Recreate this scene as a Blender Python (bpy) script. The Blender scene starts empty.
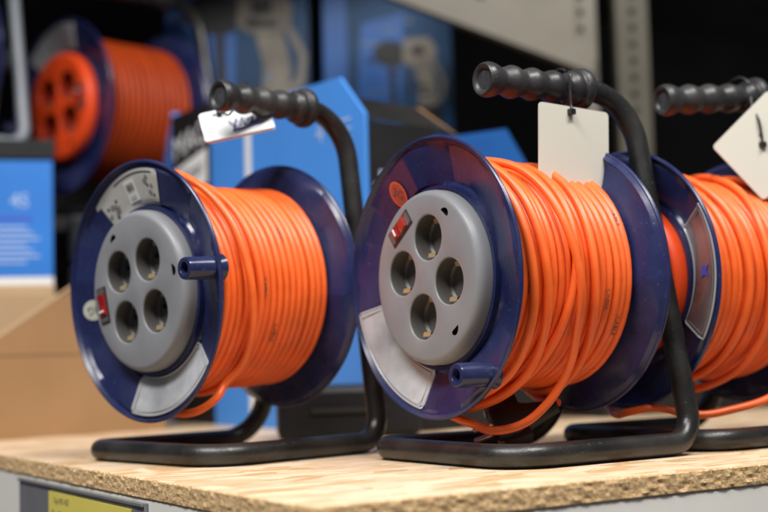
import bpy, bmesh, math, random
from math import sin, cos, pi, radians
from mathutils import Vector, Matrix, noise

random.seed(7)
sc = bpy.context.scene
COL = sc.collection
HUB = 0.1625          # height of a drum axle above the board
R = 0.1245            # flange radius

# ------------------------------------------------------------------ helpers
def link(name, me, mats, parent=None, smooth=True, angle=35):
    if not isinstance(mats, (list, tuple)): mats = [mats]
    for m in mats: me.materials.append(m)
    if smooth:
        for p in me.polygons: p.use_smooth = True
        me.set_sharp_from_angle(angle=radians(angle))
    o = bpy.data.objects.new(name, me)
    COL.objects.link(o)
    if parent: o.parent = parent
    return o

class MB:
    def __init__(s): s.v = []; s.f = []; s.m = []
    def add(s, verts, faces, mi=0):
        b = len(s.v); s.v += [tuple(v) for v in verts]
        s.f += [tuple(i + b for i in f) for f in faces]; s.m += [mi] * len(faces)
    def build(s, name, mats, parent=None, smooth=True, angle=35, fix=True, bevel=0, merge=0):
        me = bpy.data.meshes.new(name)
        me.from_pydata(s.v, [], s.f)
        me.polygons.foreach_set('material_index', s.m)
        if fix or bevel or merge:
            bm = bmesh.new(); bm.from_mesh(me)
            if merge: bmesh.ops.remove_doubles(bm, verts=bm.verts, dist=merge)
            if bevel:
                es = [e for e in bm.edges if len(e.link_faces) == 2 and e.calc_face_angle() > radians(40)]
                bmesh.ops.bevel(bm, geom=es, offset=bevel, segments=2, affect='EDGES', profile=0.5, clamp_overlap=True)
            if fix: bmesh.ops.recalc_face_normals(bm, faces=bm.faces)
            bm.to_mesh(me); bm.free()
        me.update()
        return link(name, me, mats, parent, smooth, angle)
    def box(s, x0, x1, y0, y1, z0, z1, mi=0, M=None):
        vs = [Vector((x, y, z)) for x in (x0, x1) for y in (y0, y1) for z in (z0, z1)]
        if M: vs = [M @ v for v in vs]
        s.add(vs, [(0, 1, 3, 2), (4, 6, 7, 5), (0, 4, 5, 1), (2, 3, 7, 6), (0, 2, 6, 4), (1, 5, 7, 3)], mi)
    def prism(s, poly, d, mi=0, M=None):
        n = len(poly)
        vs = [Vector((x, 0, z)) for x, z in poly] + [Vector((x, d, z)) for x, z in poly]
        if M: vs = [M @ v for v in vs]
        s.add(vs, [tuple(range(n)), tuple(range(2 * n - 1, n - 1, -1))] + [(i, i + n, (i + 1) % n + n, (i + 1) % n) for i in range(n)], mi)
    def tube(s, pts, r, n=12, mi=0, closed_ends=True, radii=None):
        pts = [Vector(p) for p in pts]
        T = []
        for i in range(len(pts)):
            a = pts[max(i - 1, 0)]; b = pts[min(i + 1, len(pts) - 1)]
            T.append((b - a).normalized())
        up = Vector((0, 0, 1)) if abs(T[0].z) < .9 else Vector((1, 0, 0))
        N = (up - T[0] * up.dot(T[0])).normalized()
        vs = []; fs = []
        for i, p in enumerate(pts):
            if i:
                N = (N - T[i] * N.dot(T[i])).normalized()
            B = T[i].cross(N)
            rr = radii[i] if radii else r
            for k in range(n):
                a = 2 * pi * k / n
                vs.append(p + (N * cos(a) + B * sin(a)) * rr)
        for i in range(len(pts) - 1):
            for k in range(n):
                fs.append((i * n + k, i * n + (k + 1) % n, (i + 1) * n + (k + 1) % n, (i + 1) * n + k))
        if closed_ends:
            fs.append(tuple(range(n - 1, -1, -1))); fs.append(tuple((len(pts) - 1) * n + k for k in range(n)))
        s.add(vs, fs, mi)
    def lathe(s, prof, org, axis, n=48, mi=0):
        """prof: list of (along, radius)"""
        ax = Vector(axis).normalized(); org = Vector(org)
        up = Vector((0, 0, 1)) if abs(ax.z) < .9 else Vector((1, 0, 0))
        U = (up - ax * up.dot(ax)).normalized(); V = ax.cross(U)
        vs = []; fs = []
        for (a, r) in prof:
            for k in range(n):
                t = 2 * pi * k / n
                vs.append(org + ax * a + (U * cos(t) + V * sin(t)) * r)
        for i in range(len(prof) - 1):
            for k in range(n):
                fs.append((i * n + k, i * n + (k + 1) % n, (i + 1) * n + (k + 1) % n, (i + 1) * n + k))
        if prof[0][1] > 1e-6: fs.append(tuple(range(n - 1, -1, -1)))
        if prof[-1][1] > 1e-6: fs.append(tuple((len(prof) - 1) * n + k for k in range(n)))
        s.add(vs, fs, mi)

def empty(name, loc, rz, label, cat, group=None, scale=1):
    o = bpy.data.objects.new(name, None); COL.objects.link(o)
    o.empty_display_size = .05
    o.location = loc; o.rotation_euler = (0, 0, rz); o.scale = (scale,) * 3
    o['label'] = label; o['category'] = cat
    if group: o['group'] = group
    return o
def tag(o, label, cat, group=None):
    o['label'] = label; o['category'] = cat
    if group: o['group'] = group
    return o

def spline(pts, n=10):
    """Catmull-Rom through the points"""
    P = [Vector(p) for p in pts]; P = [P[0] * 2 - P[1]] + P + [P[-1] * 2 - P[-2]]
    out = []
    for i in range(1, len(P) - 2):
        for k in range(n):
            t = k / n
            out.append(.5 * ((2 * P[i]) + (P[i + 1] - P[i - 1]) * t + (2 * P[i - 1] - 5 * P[i] + 4 * P[i + 1] - P[i + 2]) * t * t
                             + (3 * P[i] - P[i - 1] - 3 * P[i + 1] + P[i + 2]) * t ** 3))
    out.append(P[-2]); return out
def roundpoly(pts, rad, n=9):
    """polyline with rounded corners (arc radius per inner point)"""
    P = [Vector(p) for p in pts]; out = [P[0]]
    for i in range(1, len(P) - 1):
        a = (P[i - 1] - P[i]).normalized(); b = (P[i + 1] - P[i]).normalized()
        half = a.angle(b) / 2; d = rad[i - 1] / math.tan(half)
        c = P[i] + (a + b).normalized() * (rad[i - 1] / sin(half))
        s = P[i] + a * d - c; e = P[i] + b * d - c
        ang = s.angle(e)
        for k in range(n + 1):
            t = k / n
            out.append(c + (s * sin((1 - t) * ang) + e * sin(t * ang)) / sin(ang))
    out.append(P[-1]); return out
def text_geo(s, size):
    cu = bpy.data.curves.new('lettering', 'FONT'); cu.body = s; cu.size = size; cu.resolution_u = 2
    cu.align_x = 'CENTER'; cu.align_y = 'CENTER'
    o = bpy.data.objects.new('lettering', cu); COL.objects.link(o)
    bpy.context.view_layer.update()
    ev = o.evaluated_get(bpy.context.evaluated_depsgraph_get()); me = ev.to_mesh()
    v = [x.co.copy() for x in me.vertices]; f = [tuple(p.vertices) for p in me.polygons]
    ev.to_mesh_clear(); bpy.data.objects.remove(o); bpy.data.curves.remove(cu)
    return v, f

# ------------------------------------------------------------------ materials
def mat(name, col, rough=.5, spec=.5, metal=0, var=0, vscale=30, bump=0, bscale=200, coat=0, rvar=0, trans=0, dust=0):
    m = bpy.data.materials.new(name); m.use_nodes = True
    nt = m.node_tree; b = nt.nodes['Principled BSDF']
    b.inputs['Base Color'].default_value = (*col, 1)
    b.inputs['Roughness'].default_value = rough
    b.inputs['Specular IOR Level'].default_value = spec
    b.inputs['Metallic'].default_value = metal
    b.inputs['Coat Weight'].default_value = coat
    b.inputs['Coat Roughness'].default_value = .09
    b.inputs['Transmission Weight'].default_value = trans
    tc = nt.nodes.new('ShaderNodeTexCoord')
    if var or rvar:
        nz = nt.nodes.new('ShaderNodeTexNoise'); nz.inputs['Scale'].default_value = vscale; nz.inputs['Detail'].default_value = 5
        nt.links.new(tc.outputs['Object'], nz.inputs['Vector'])
        if var:
            rp = nt.nodes.new('ShaderNodeValToRGB')
            rp.color_ramp.elements[0].position = .3; rp.color_ramp.elements[1].position = .7
            rp.color_ramp.elements[0].color = (*[c * (1 - var) for c in col], 1)
            rp.color_ramp.elements[1].color = (*[min(1, c * (1 + var)) for c in col], 1)
            nt.links.new(nz.outputs['Fac'], rp.inputs['Fac']); nt.links.new(rp.outputs['Color'], b.inputs['Base Color'])
        if rvar:
            mr = nt.nodes.new('ShaderNodeMapRange'); mr.inputs['From Min'].default_value = .3; mr.inputs['From Max'].default_value = .7
            mr.inputs['To Min'].default_value = max(0, rough - rvar); mr.inputs['To Max'].default_value = rough + rvar
            nt.links.new(nz.outputs['Fac'], mr.inputs['Value']); nt.links.new(mr.outputs['Result'], b.inputs['Roughness'])
    if dust:
        nd = nt.nodes.new('ShaderNodeTexNoise'); nd.inputs['Scale'].default_value = 420; nd.inputs['Detail'].default_value = 3
        nl = nt.nodes.new('ShaderNodeTexNoise'); nl.inputs['Scale'].default_value = 18; nl.inputs['Detail'].default_value = 4
        nt.links.new(tc.outputs['Object'], nd.inputs['Vector']); nt.links.new(tc.outputs['Object'], nl.inputs['Vector'])
        r1 = nt.nodes.new('ShaderNodeMapRange'); r1.inputs['From Min'].default_value = .66; r1.inputs['From Max'].default_value = .74
        r2 = nt.nodes.new('ShaderNodeMapRange'); r2.inputs['From Min'].default_value = .45; r2.inputs['From Max'].default_value = .75
        r2.inputs['To Max'].default_value = .28
        nt.links.new(nd.outputs['Fac'], r1.inputs['Value']); nt.links.new(nl.outputs['Fac'], r2.inputs['Value'])
        mx = nt.nodes.new('ShaderNodeMath'); mx.operation = 'MAXIMUM'; nt.links.new(r1.outputs['Result'], mx.inputs[0]); nt.links.new(r2.outputs['Result'], mx.inputs[1])
        ml = nt.nodes.new('ShaderNodeMath'); ml.operation = 'MULTIPLY'; ml.inputs[1].default_value = dust; nt.links.new(mx.outputs[0], ml.inputs[0])
        mc = nt.nodes.new('ShaderNodeMixRGB'); mc.inputs['Color2'].default_value = (.34, .33, .31, 1); nt.links.new(ml.outputs[0], mc.inputs['Fac'])
        lk = b.inputs['Base Color'].links
        if lk: nt.links.new(lk[0].from_socket, mc.inputs['Color1'])
        else: mc.inputs['Color1'].default_value = (*col, 1)
        nt.links.new(mc.outputs['Color'], b.inputs['Base Color'])
    if bump:
        n2 = nt.nodes.new('ShaderNodeTexNoise'); n2.inputs['Scale'].default_value = bscale; n2.inputs['Detail'].default_value = 4
        nt.links.new(tc.outputs['Object'], n2.inputs['Vector'])
        bp = nt.nodes.new('ShaderNodeBump'); bp.inputs['Strength'].default_value = bump; bp.inputs['Distance'].default_value = .001
        nt.links.new(n2.outputs['Fac'], bp.inputs['Height']); nt.links.new(bp.outputs['Normal'], b.inputs['Normal'])
    return m

NAVY = mat('navy_plastic', (.013, .019, .078), .27, .42, dust=.22, var=.12, vscale=25, rvar=.07, bump=.06, bscale=60)
GREY = mat('grey_plastic', (.225, .23, .245), .4, .4, dust=.25, var=.04, vscale=40, bump=.12, bscale=900)
WELL = mat('socket_plastic', (.085, .08, .075), .45, .4, var=.1)
HOLE = mat('dark_hole', (.01, .01, .01), .7, .1)
BRASS = mat('brass_contact', (.5, .39, .2), .42, .5, metal=.6)
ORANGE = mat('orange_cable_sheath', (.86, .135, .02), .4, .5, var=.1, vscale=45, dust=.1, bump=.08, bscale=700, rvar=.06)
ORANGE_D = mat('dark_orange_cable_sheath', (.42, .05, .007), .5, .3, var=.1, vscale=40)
RED_P = mat('orange_red_plastic', (.85, .075, .012), .45, .4, var=.05)
RED_W = mat('red_socket_well', (.3, .02, .006), .5, .3)
TUBE = mat('black_powder_coat', (.012, .012, .0118), .32, .5, dust=.2, bump=.25, bscale=600, rvar=.06, var=.15, vscale=35)
TUBE_G = mat('grey_powder_coat', (.2, .22, .25), .4, .5)
RUBBER = mat('black_rubber_grip', (.02, .02, .021), .42, .5, dust=.3, bump=.2, bscale=500, rvar=.08, var=.2, vscale=60)
RUBBER_L = mat('grip_end_plastic', (.085, .085, .09), .5, .4)
LENS = mat('red_rocker', (.28, .008, .008), .2, .5, coat=.2)
SMOKE = mat('smoky_switch_plastic', (.03, .022, .022), .3, .5)
SMOKE_L = mat('switch_end_plastic', (.10, .09, .09), .3, .5)
WHITE = mat('white_print', (.8, .8, .78), .5)
CLEAR = mat('clear_label_pocket', (.40, .415, .44), .14, .6, var=.4, vscale=22, bump=.25, bscale=45, coat=.6)
CLEAR_E = mat('clear_pocket_edge', (.4, .42, .45), .16, .6, coat=.6)
CLEAR_D = mat('empty_label_pocket', (.14, .1, .1), .15, .6, var=.4, vscale=30, bump=.2, bscale=45, coat=.6)
PAPER = mat('printed_paper', (.52, .5, .46), .45, .4, var=.06, vscale=60)
PAPER_W = mat('white_paper', (.8, .79, .75), .5)
INK = mat('black_ink', (.05, .05, .05), .5)
INK_G = mat('grey_ink', (.22, .21, .2), .5)
INK_B = mat('blue_ink', (.06, .08, .5), .5)
STICK = mat('orange_sticker', (.75, .12, .03), .35)
CARDTAG = mat('laminated_tag', (.66, .64, .55), .28, .5, var=.03, vscale=12, bump=.1, bscale=20, coat=.3)
CARDTAG_W = mat('white_tag', (.85, .86, .86), .35, .4)
TIE = mat('black_cable_tie', (.012, .012, .012), .4)
STEEL = mat('plated_steel_pin', (.75, .74, .72), .22, metal=1)
PLUGM = mat('black_plug_rubber', (.016, .016, .017), .5, .4, bump=.2)
CLIPM = mat('plug_earth_clip', (.3, .31, .35), .35, .5, metal=.6)
KRAFT = mat('kraft_cardboard', (.34, .195, .09), .8, .15, var=.07, vscale=9, bump=.2, bscale=160)
KRAFT_I = mat('kraft_inside', (.5, .34, .2), .8, .1, var=.05, vscale=9)
BLUE = mat('blue_carton', (.065, .265, .74), .42, .4, var=.05, vscale=8)
BLUE_L = mat('small_box_blue', (.03, .185, .58), .42, .4, var=.06, vscale=8)
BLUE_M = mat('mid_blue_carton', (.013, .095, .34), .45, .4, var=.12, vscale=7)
BLUE_D = mat('dark_blue_carton', (.005, .045, .12), .5, .3, var=.45, vscale=6)
BLACK_C = mat('black_carton', (.012, .012, .013), .45, .3, var=.3, vscale=10)
PALE = mat('pale_print', (.42, .52, .75), .5)
PALE_D = mat('dim_print', (.10, .16, .24), .5)
TAN = mat('tan_print', (.18, .16, .13), .6, var=.25, vscale=20)
METAL_W = mat('pale_enamelled_steel', (.82, .8, .74), .45, .4, var=.05, vscale=5)
METAL_B = mat('beige_enamelled_steel', (.17, .152, .12), .5, .4, var=.15, vscale=8)
METAL_Y = mat('yellowish_steel', (.075, .067, .046), .5, .4, var=.18, vscale=8)
DARK = mat('dark_shelving', (.03, .027, .024), .6, .3, var=.4, vscale=3)
RAIL = mat('grey_price_rail', (.2, .2, .215), .25, .5, coat=.4, var=.05)
YELLOW = mat('yellow_price_card', (.78, .66, .13), .5, var=.04, vscale=10)

def board_mats():
    m = bpy.data.materials.new('chipboard_face'); m.use_nodes = True
    nt = m.node_tree; b = nt.nodes['Principled BSDF']; L = nt.links.new
    tc = nt.nodes.new('ShaderNodeTexCoord')
    def layer(rot, sx, sy, seed):
        nzw = nt.nodes.new('ShaderNodeTexNoise'); nzw.inputs['Scale'].default_value = 9; L(tc.outputs['Object'], nzw.inputs['Vector'])
        mx = nt.nodes.new('ShaderNodeMixRGB'); mx.inputs['Fac'].default_value = .05
        L(tc.outputs['Object'], mx.inputs['Color1']); L(nzw.outputs['Color'], mx.inputs['Color2'])
        mp = nt.nodes.new('ShaderNodeMapping'); mp.inputs['Rotation'].default_value = (0, 0, rot)
        mp.inputs['Scale'].default_value = (sx, sy, 1); mp.inputs['Location'].default_value = (seed, seed * 1.7, 0)
        L(mx.outputs['Color'], mp.inputs['Vector'])
        v = nt.nodes.new('ShaderNodeTexVoronoi'); v.inputs['Scale'].default_value = 1; L(mp.outputs['Vector'], v.inputs['Vector'])
        g = nt.nodes.new('ShaderNodeTexNoise'); g.inputs['Scale'].default_value = 3; g.inputs['Detail'].default_value = 6
        mg = nt.nodes.new('ShaderNodeMapping'); mg.inputs['Rotation'].default_value = (0, 0, rot); mg.inputs['Scale'].default_value = (sx * .8, sy * 5, 1)
        L(tc.outputs['Object'], mg.inputs['Vector']); L(mg.outputs['Vector'], g.inputs['Vector'])
        sp = nt.nodes.new('ShaderNodeSeparateColor'); L(v.outputs['Color'], sp.inputs['Color'])
        ad = nt.nodes.new('ShaderNodeMath'); ad.operation = 'MULTIPLY_ADD'; ad.inputs[1].default_value = .62
        ml = nt.nodes.new('ShaderNodeMath'); ml.operation = 'MULTIPLY'; ml.inputs[1].default_value = .42
        L(g.outputs['Fac'], ml.inputs[0]); L(sp.outputs['Red'], ad.inputs[0]); L(ml.outputs[0], ad.inputs[2])
        return ad.outputs[0], sp.outputs['Green']
    a, ga = layer(.9, 22, 62, 1.3); c, gc = layer(-.3, 25, 70, 5.1); d, gd = layer(2.1, 24, 60, 9.2)
    def hard(x, th):
        g = nt.nodes.new('ShaderNodeMath'); g.operation = 'GREATER_THAN'; g.inputs[1].default_value = th; L(x, g.inputs[0]); return g.outputs[0]
    ga = hard(ga, .5); gc = hard(gc, .6)
    m1 = nt.nodes.new('ShaderNodeMix'); L(ga, m1.inputs[0]); L(a, m1.inputs[2]); L(c, m1.inputs[3])
    m2 = nt.nodes.new('ShaderNodeMix'); L(gc, m2.inputs[0]); L(m1.outputs[0], m2.inputs[2]); L(d, m2.inputs[3])
    rp = nt.nodes.new('ShaderNodeValToRGB'); cr = rp.color_ramp
    cr.elements[0].position = .12; cr.elements[0].color = (.45, .27, .13, 1)
    cr.elements[1].position = .9; cr.elements[1].color = (.79, .65, .47, 1)
    for p, col in ((.3, (.58, .38, .2, 1)), (.45, (.72, .54, .36, 1)), (.6, (.77, .61, .43, 1)), (.72, (.60, .40, .24, 1))):
        e = cr.elements.new(p); e.color = col
    L(m2.outputs[0], rp.inputs['Fac']); L(rp.outputs['Color'], b.inputs['Base Color'])
    b.inputs['Roughness'].default_value = .5; b.inputs['Specular IOR Level'].default_value = .35
    bp = nt.nodes.new('ShaderNodeBump'); bp.inputs['Strength'].default_value = .25; bp.inputs['Distance'].default_value = .001
    L(m2.outputs[0], bp.inputs['Height']); L(bp.outputs['Normal'], b.inputs['Normal'])

    e = bpy.data.materials.new('chipboard_edge'); e.use_nodes = True
    nt = e.node_tree; b = nt.nodes['Principled BSDF']; L = nt.links.new
    tc = nt.nodes.new('ShaderNodeTexCoord')
    mp = nt.nodes.new('ShaderNodeMapping'); mp.inputs['Scale'].default_value = (1, 1, 3.2); L(tc.outputs['Object'], mp.inputs['Vector'])
    v = nt.nodes.new('ShaderNodeTexVoronoi'); v.inputs['Scale'].default_value = 380; L(mp.outputs['Vector'], v.inputs['Vector'])
    n = nt.nodes.new('ShaderNodeTexNoise'); n.inputs['Scale'].default_value = 120; n.inputs['Detail'].default_value = 6; n.inputs['Roughness'].default_value = .7
    L(mp.outputs['Vector'], n.inputs['Vector'])
    sp = nt.nodes.new('ShaderNodeSeparateColor'); L(v.outputs['Color'], sp.inputs['Color'])
    mx = nt.nodes.new('ShaderNodeMix'); mx.inputs[0].default_value = .55; L(sp.outputs['Red'], mx.inputs[2]); L(n.outputs['Fac'], mx.inputs[3])
    rp = nt.nodes.new('ShaderNodeValToRGB'); cr = rp.color_ramp
    cr.elements[0].position = .22; cr.elements[0].color = (.28, .165, .075, 1)
    cr.elements[1].position = .8; cr.elements[1].color = (.9, .68, .42, 1)
    for p, col in ((.38, (.52, .33, .15, 1)), (.55, (.66, .43, .20, 1))):
        k = cr.elements.new(p); k.color = col
    L(mx.outputs[0], rp.inputs['Fac']); L(rp.outputs['Color'], b.inputs['Base Color'])
    b.inputs['Roughness'].default_value = .8
    bp = nt.nodes.new('ShaderNodeBump'); bp.inputs['Strength'].default_value = .5; bp.inputs['Distance'].default_value = .002
    L(mx.outputs[0], bp.inputs['Height']); L(bp.outputs['Normal'], b.inputs['Normal'])
    return m, e
CHIP, CHIP_E = board_mats()

# ------------------------------------------------------------------ the chipboard shelf and the metal shelving
BYAW = .563
C0 = Vector((-.0499, .8592, 0)); DR = Vector((cos(BYAW), sin(BYAW), 0)); DL = Vector((-sin(BYAW), cos(BYAW), 0))
def W(lx, ly, z): return C0 + DR * lx + DL * ly + Vector((0, 0, z))
def gondola(name, label, cat, lx, ly, z=0): return empty(name, W(lx, ly, z), BYAW, label, cat)

def make_board():
    TH = .0165; LX, LY = 1.7, 1.9
    def ticks(n_fine, fine_to, L):
        return [fine_to * i / n_fine for i in range(n_fine)] + [fine_to + (L - fine_to) * (i / 12) for i in range(13)]
    xs = ticks(420, .62, LX); ys = ticks(420, .68, LY)
    per = [(x, 0, 0) for x in xs] + [(LX, y, 1) for y in ys[1:]] + [(x, LY, 2) for x in reversed(xs[:-1])] + [(0, y, 3) for y in reversed(ys[1:-1])]
    def jag(p, k, amp):
        return noise.noise(Vector((p[0] * 110 + k * 7.1, p[1] * 110, k * 3.3))) * amp + noise.noise(Vector((p[0] * 380, p[1] * 380, k * 9.1))) * amp * .6
    rings = []
    rows = [(0, .0009, 0), (-.0012, 0, .5), (-.004, 0, 1), (-.007, 0, 1), (-.010, 0, 1), (-.013, 0, 1), (-.0155, 0, .6), (-TH, .001, .2)]
    for j, (z, ins, am) in enumerate(rows):
        ring = []
        for (x, y, sd) in per:
            d = ins + jag((x, y), j, .0011) * am + (max(0, jag((x, y), 20, .0016)) if j < 2 else 0)
            ox = oy = 0
            if y < 1e-6: oy = d
            if x < 1e-6: ox = d
            zz = z - (max(0, jag((x, y), 31, .0012)) if j == 0 else 0)
            ring.append((x + ox, y + oy, zz))
        rings.append(ring)
    n = len(per); mb = MB()
    vs = [v for r in rings for v in r]; fs = []; mi = []
    for j in range(len(rows) - 1):
        for k in range(n): fs.append((j * n + k, (j + 1) * n + k, (j + 1) * n + (k + 1) % n, j * n + (k + 1) % n))
    mb.add(vs, fs, 1)
    # top: an inner ring kept flat, then one sheet
    top = [(min(max(x, .004), LX), min(max(y, .004), LY), 0) for (x, y, sd) in per]
    mb.add(list(rings[0]) + top, [(k, (k + 1) % n, n + (k + 1) % n, n + k) for k in range(n)], 0)
    mb.add([(.004, .004, 0), (LX, .004, 0), (LX, LY, 0), (.004, LY, 0)], [(0, 1, 2, 3)], 0)
    mb.add([(x, y, z) for x, y, z in rings[-1]], [tuple(range(n))], 1)
    o = mb.build('shelf_board', [CHIP, CHIP_E], None, smooth=False, fix=False)
    o.location = C0; o.rotation_euler = (0, 0, BYAW)
    tag(o, 'pale chipboard shelf with rough crumbly edges carrying the cable reels', 'shelf board')
make_board()

sh = gondola('metal_shelf', 'pale grey metal shelf base under the chipboard with a price rail', 'shelf', 0, 0, 0)
mb = MB(); mb.box(.0066, 1.6, .0015, .006, -.30, -.0172)
mb.build('front_panel', METAL_W, sh, bevel=.001, smooth=False)
mb = MB(); mb.box(.0015, .006, .0015, 1.7, -.30, -.0172)
mb.build('side_panel', METAL_W, sh, bevel=.001, smooth=False)
mb = MB(); mb.box(-.0025, .0012, .28, .62, -.075, -.0195); mb.box(-.0048, -.0027, .28, .62, -.0225, -.0195)
rail = mb.build('price_rail', RAIL, sh, bevel=.0006, smooth=False)
mb = MB(); mb.box(-.0042, -.003, .305, .52, -.085, -.0262)
card = mb.build('price_card', YELLOW, rail, smooth=False)
mb = MB()
for s_, yy, zz, sz in (('3-ja NO 437', .482, -.0335, .0085), ('Kro 28', .495, -.0465, .010)):
    v, f = text_geo(s_, sz)
    mb.add([(-.0046, yy - p.x, zz + p.y) for p in v], f)
mb.build('lettering', INK_G, rail, smooth=False, fix=False)

# ------------------------------------------------------------------ the reel
BND = [-169, -103, -62, -18, 19, 83, 112, 150]
def saw(angdeg):
    a = (angdeg + 169) % 360
    b = [(x + 169) % 360 for x in BND] + [360]
    for i in range(len(b) - 1):
        if b[i] <= a < b[i + 1]:
            t = (a - b[i]) / (b[i + 1] - b[i]); s = 1 if i % 2 else -1
            return (t - .5) * s
    return 0
def dish(r, angdeg, amp=.0085):
    """x of the outer face of the front flange"""
    if r < .0815: return .0155
    base = .0155 - (r - .0815) / (.1195 - .0815) * .0115
    w = max(0, min(1, (r - .0815) / .003, (.1185 - r) / .003))
    return base + amp * saw(angdeg) * w
def P(x, r, ang):  # drum-local: ang clockwise from the top seen from the front; local y points to the viewer's left
    return Vector((x, -r * sin(ang), r * cos(ang)))

def make_flange(parent, rho, rear, m):
    N = 240; mb = MB()
    prof_r = [.03, .0775, .0776, .081, .0815, .0845, .09, .1, .11, .1155, .1185, .1195]
    vs = []; rows = []
    bead = []
    for k in range(7):
        a = pi * k / 6
        bead.append((.0022 - .0022 * cos(a) * 1.0, .1221 + .0024 * sin(a)))
    for j, r in enumerate(prof_r):
        row = []
        for i in range(N):
            ad = 360 * i / N
            x = dish(r, ad)
            if r <= .0776: x = .0165 if r < .07 else .0098
            if r == .081: x = .0098
            if j == 1: x = .0165
            row.append((x, r, radians(ad)))
        rows.append(row)
    for (x, r) in bead: rows.append([(x, r, 2 * pi * i / N) for i in range(N)])
    for r, x in ((.119, .0068), (.0815, .0185), (.03, .0185)):
        rows.append([(x + (.0022 * saw(360 * i / N) if rear and r > .1 else 0), r, 2 * pi * i / N) for i in range(N)])
    if rear:
        # inner face carries the tilted sectors too
        rows = rows[:-3]
        for r in (.119, .117, .11, .10, .09, .0835, .0815, .05):
            rows.append([(dish(min(r, .1184), 360 * i / N + 40, -.0085 if .083 < r < .1185 else 0) + .0034, r, 2 * pi * i / N) for i in range(N)])
    vs = [P(x, r, a) for row in rows for (x, r, a) in row]
    if rear: vs = [Vector((.1701 - v.x, v.y, v.z)) for v in vs]
    M = len(rows); fs = []
    for j in range(M - 1):
        for i in range(N): fs.append((j * N + i, j * N + (i + 1) % N, (j + 1) * N + (i + 1) % N, (j + 1) * N + i))
    mb.add(vs, fs)
    o = mb.build('flange', m, parent, angle=28)
    o.location = (0, 0, HUB); o.rotation_euler = (rho, 0, 0)
    return o

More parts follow.
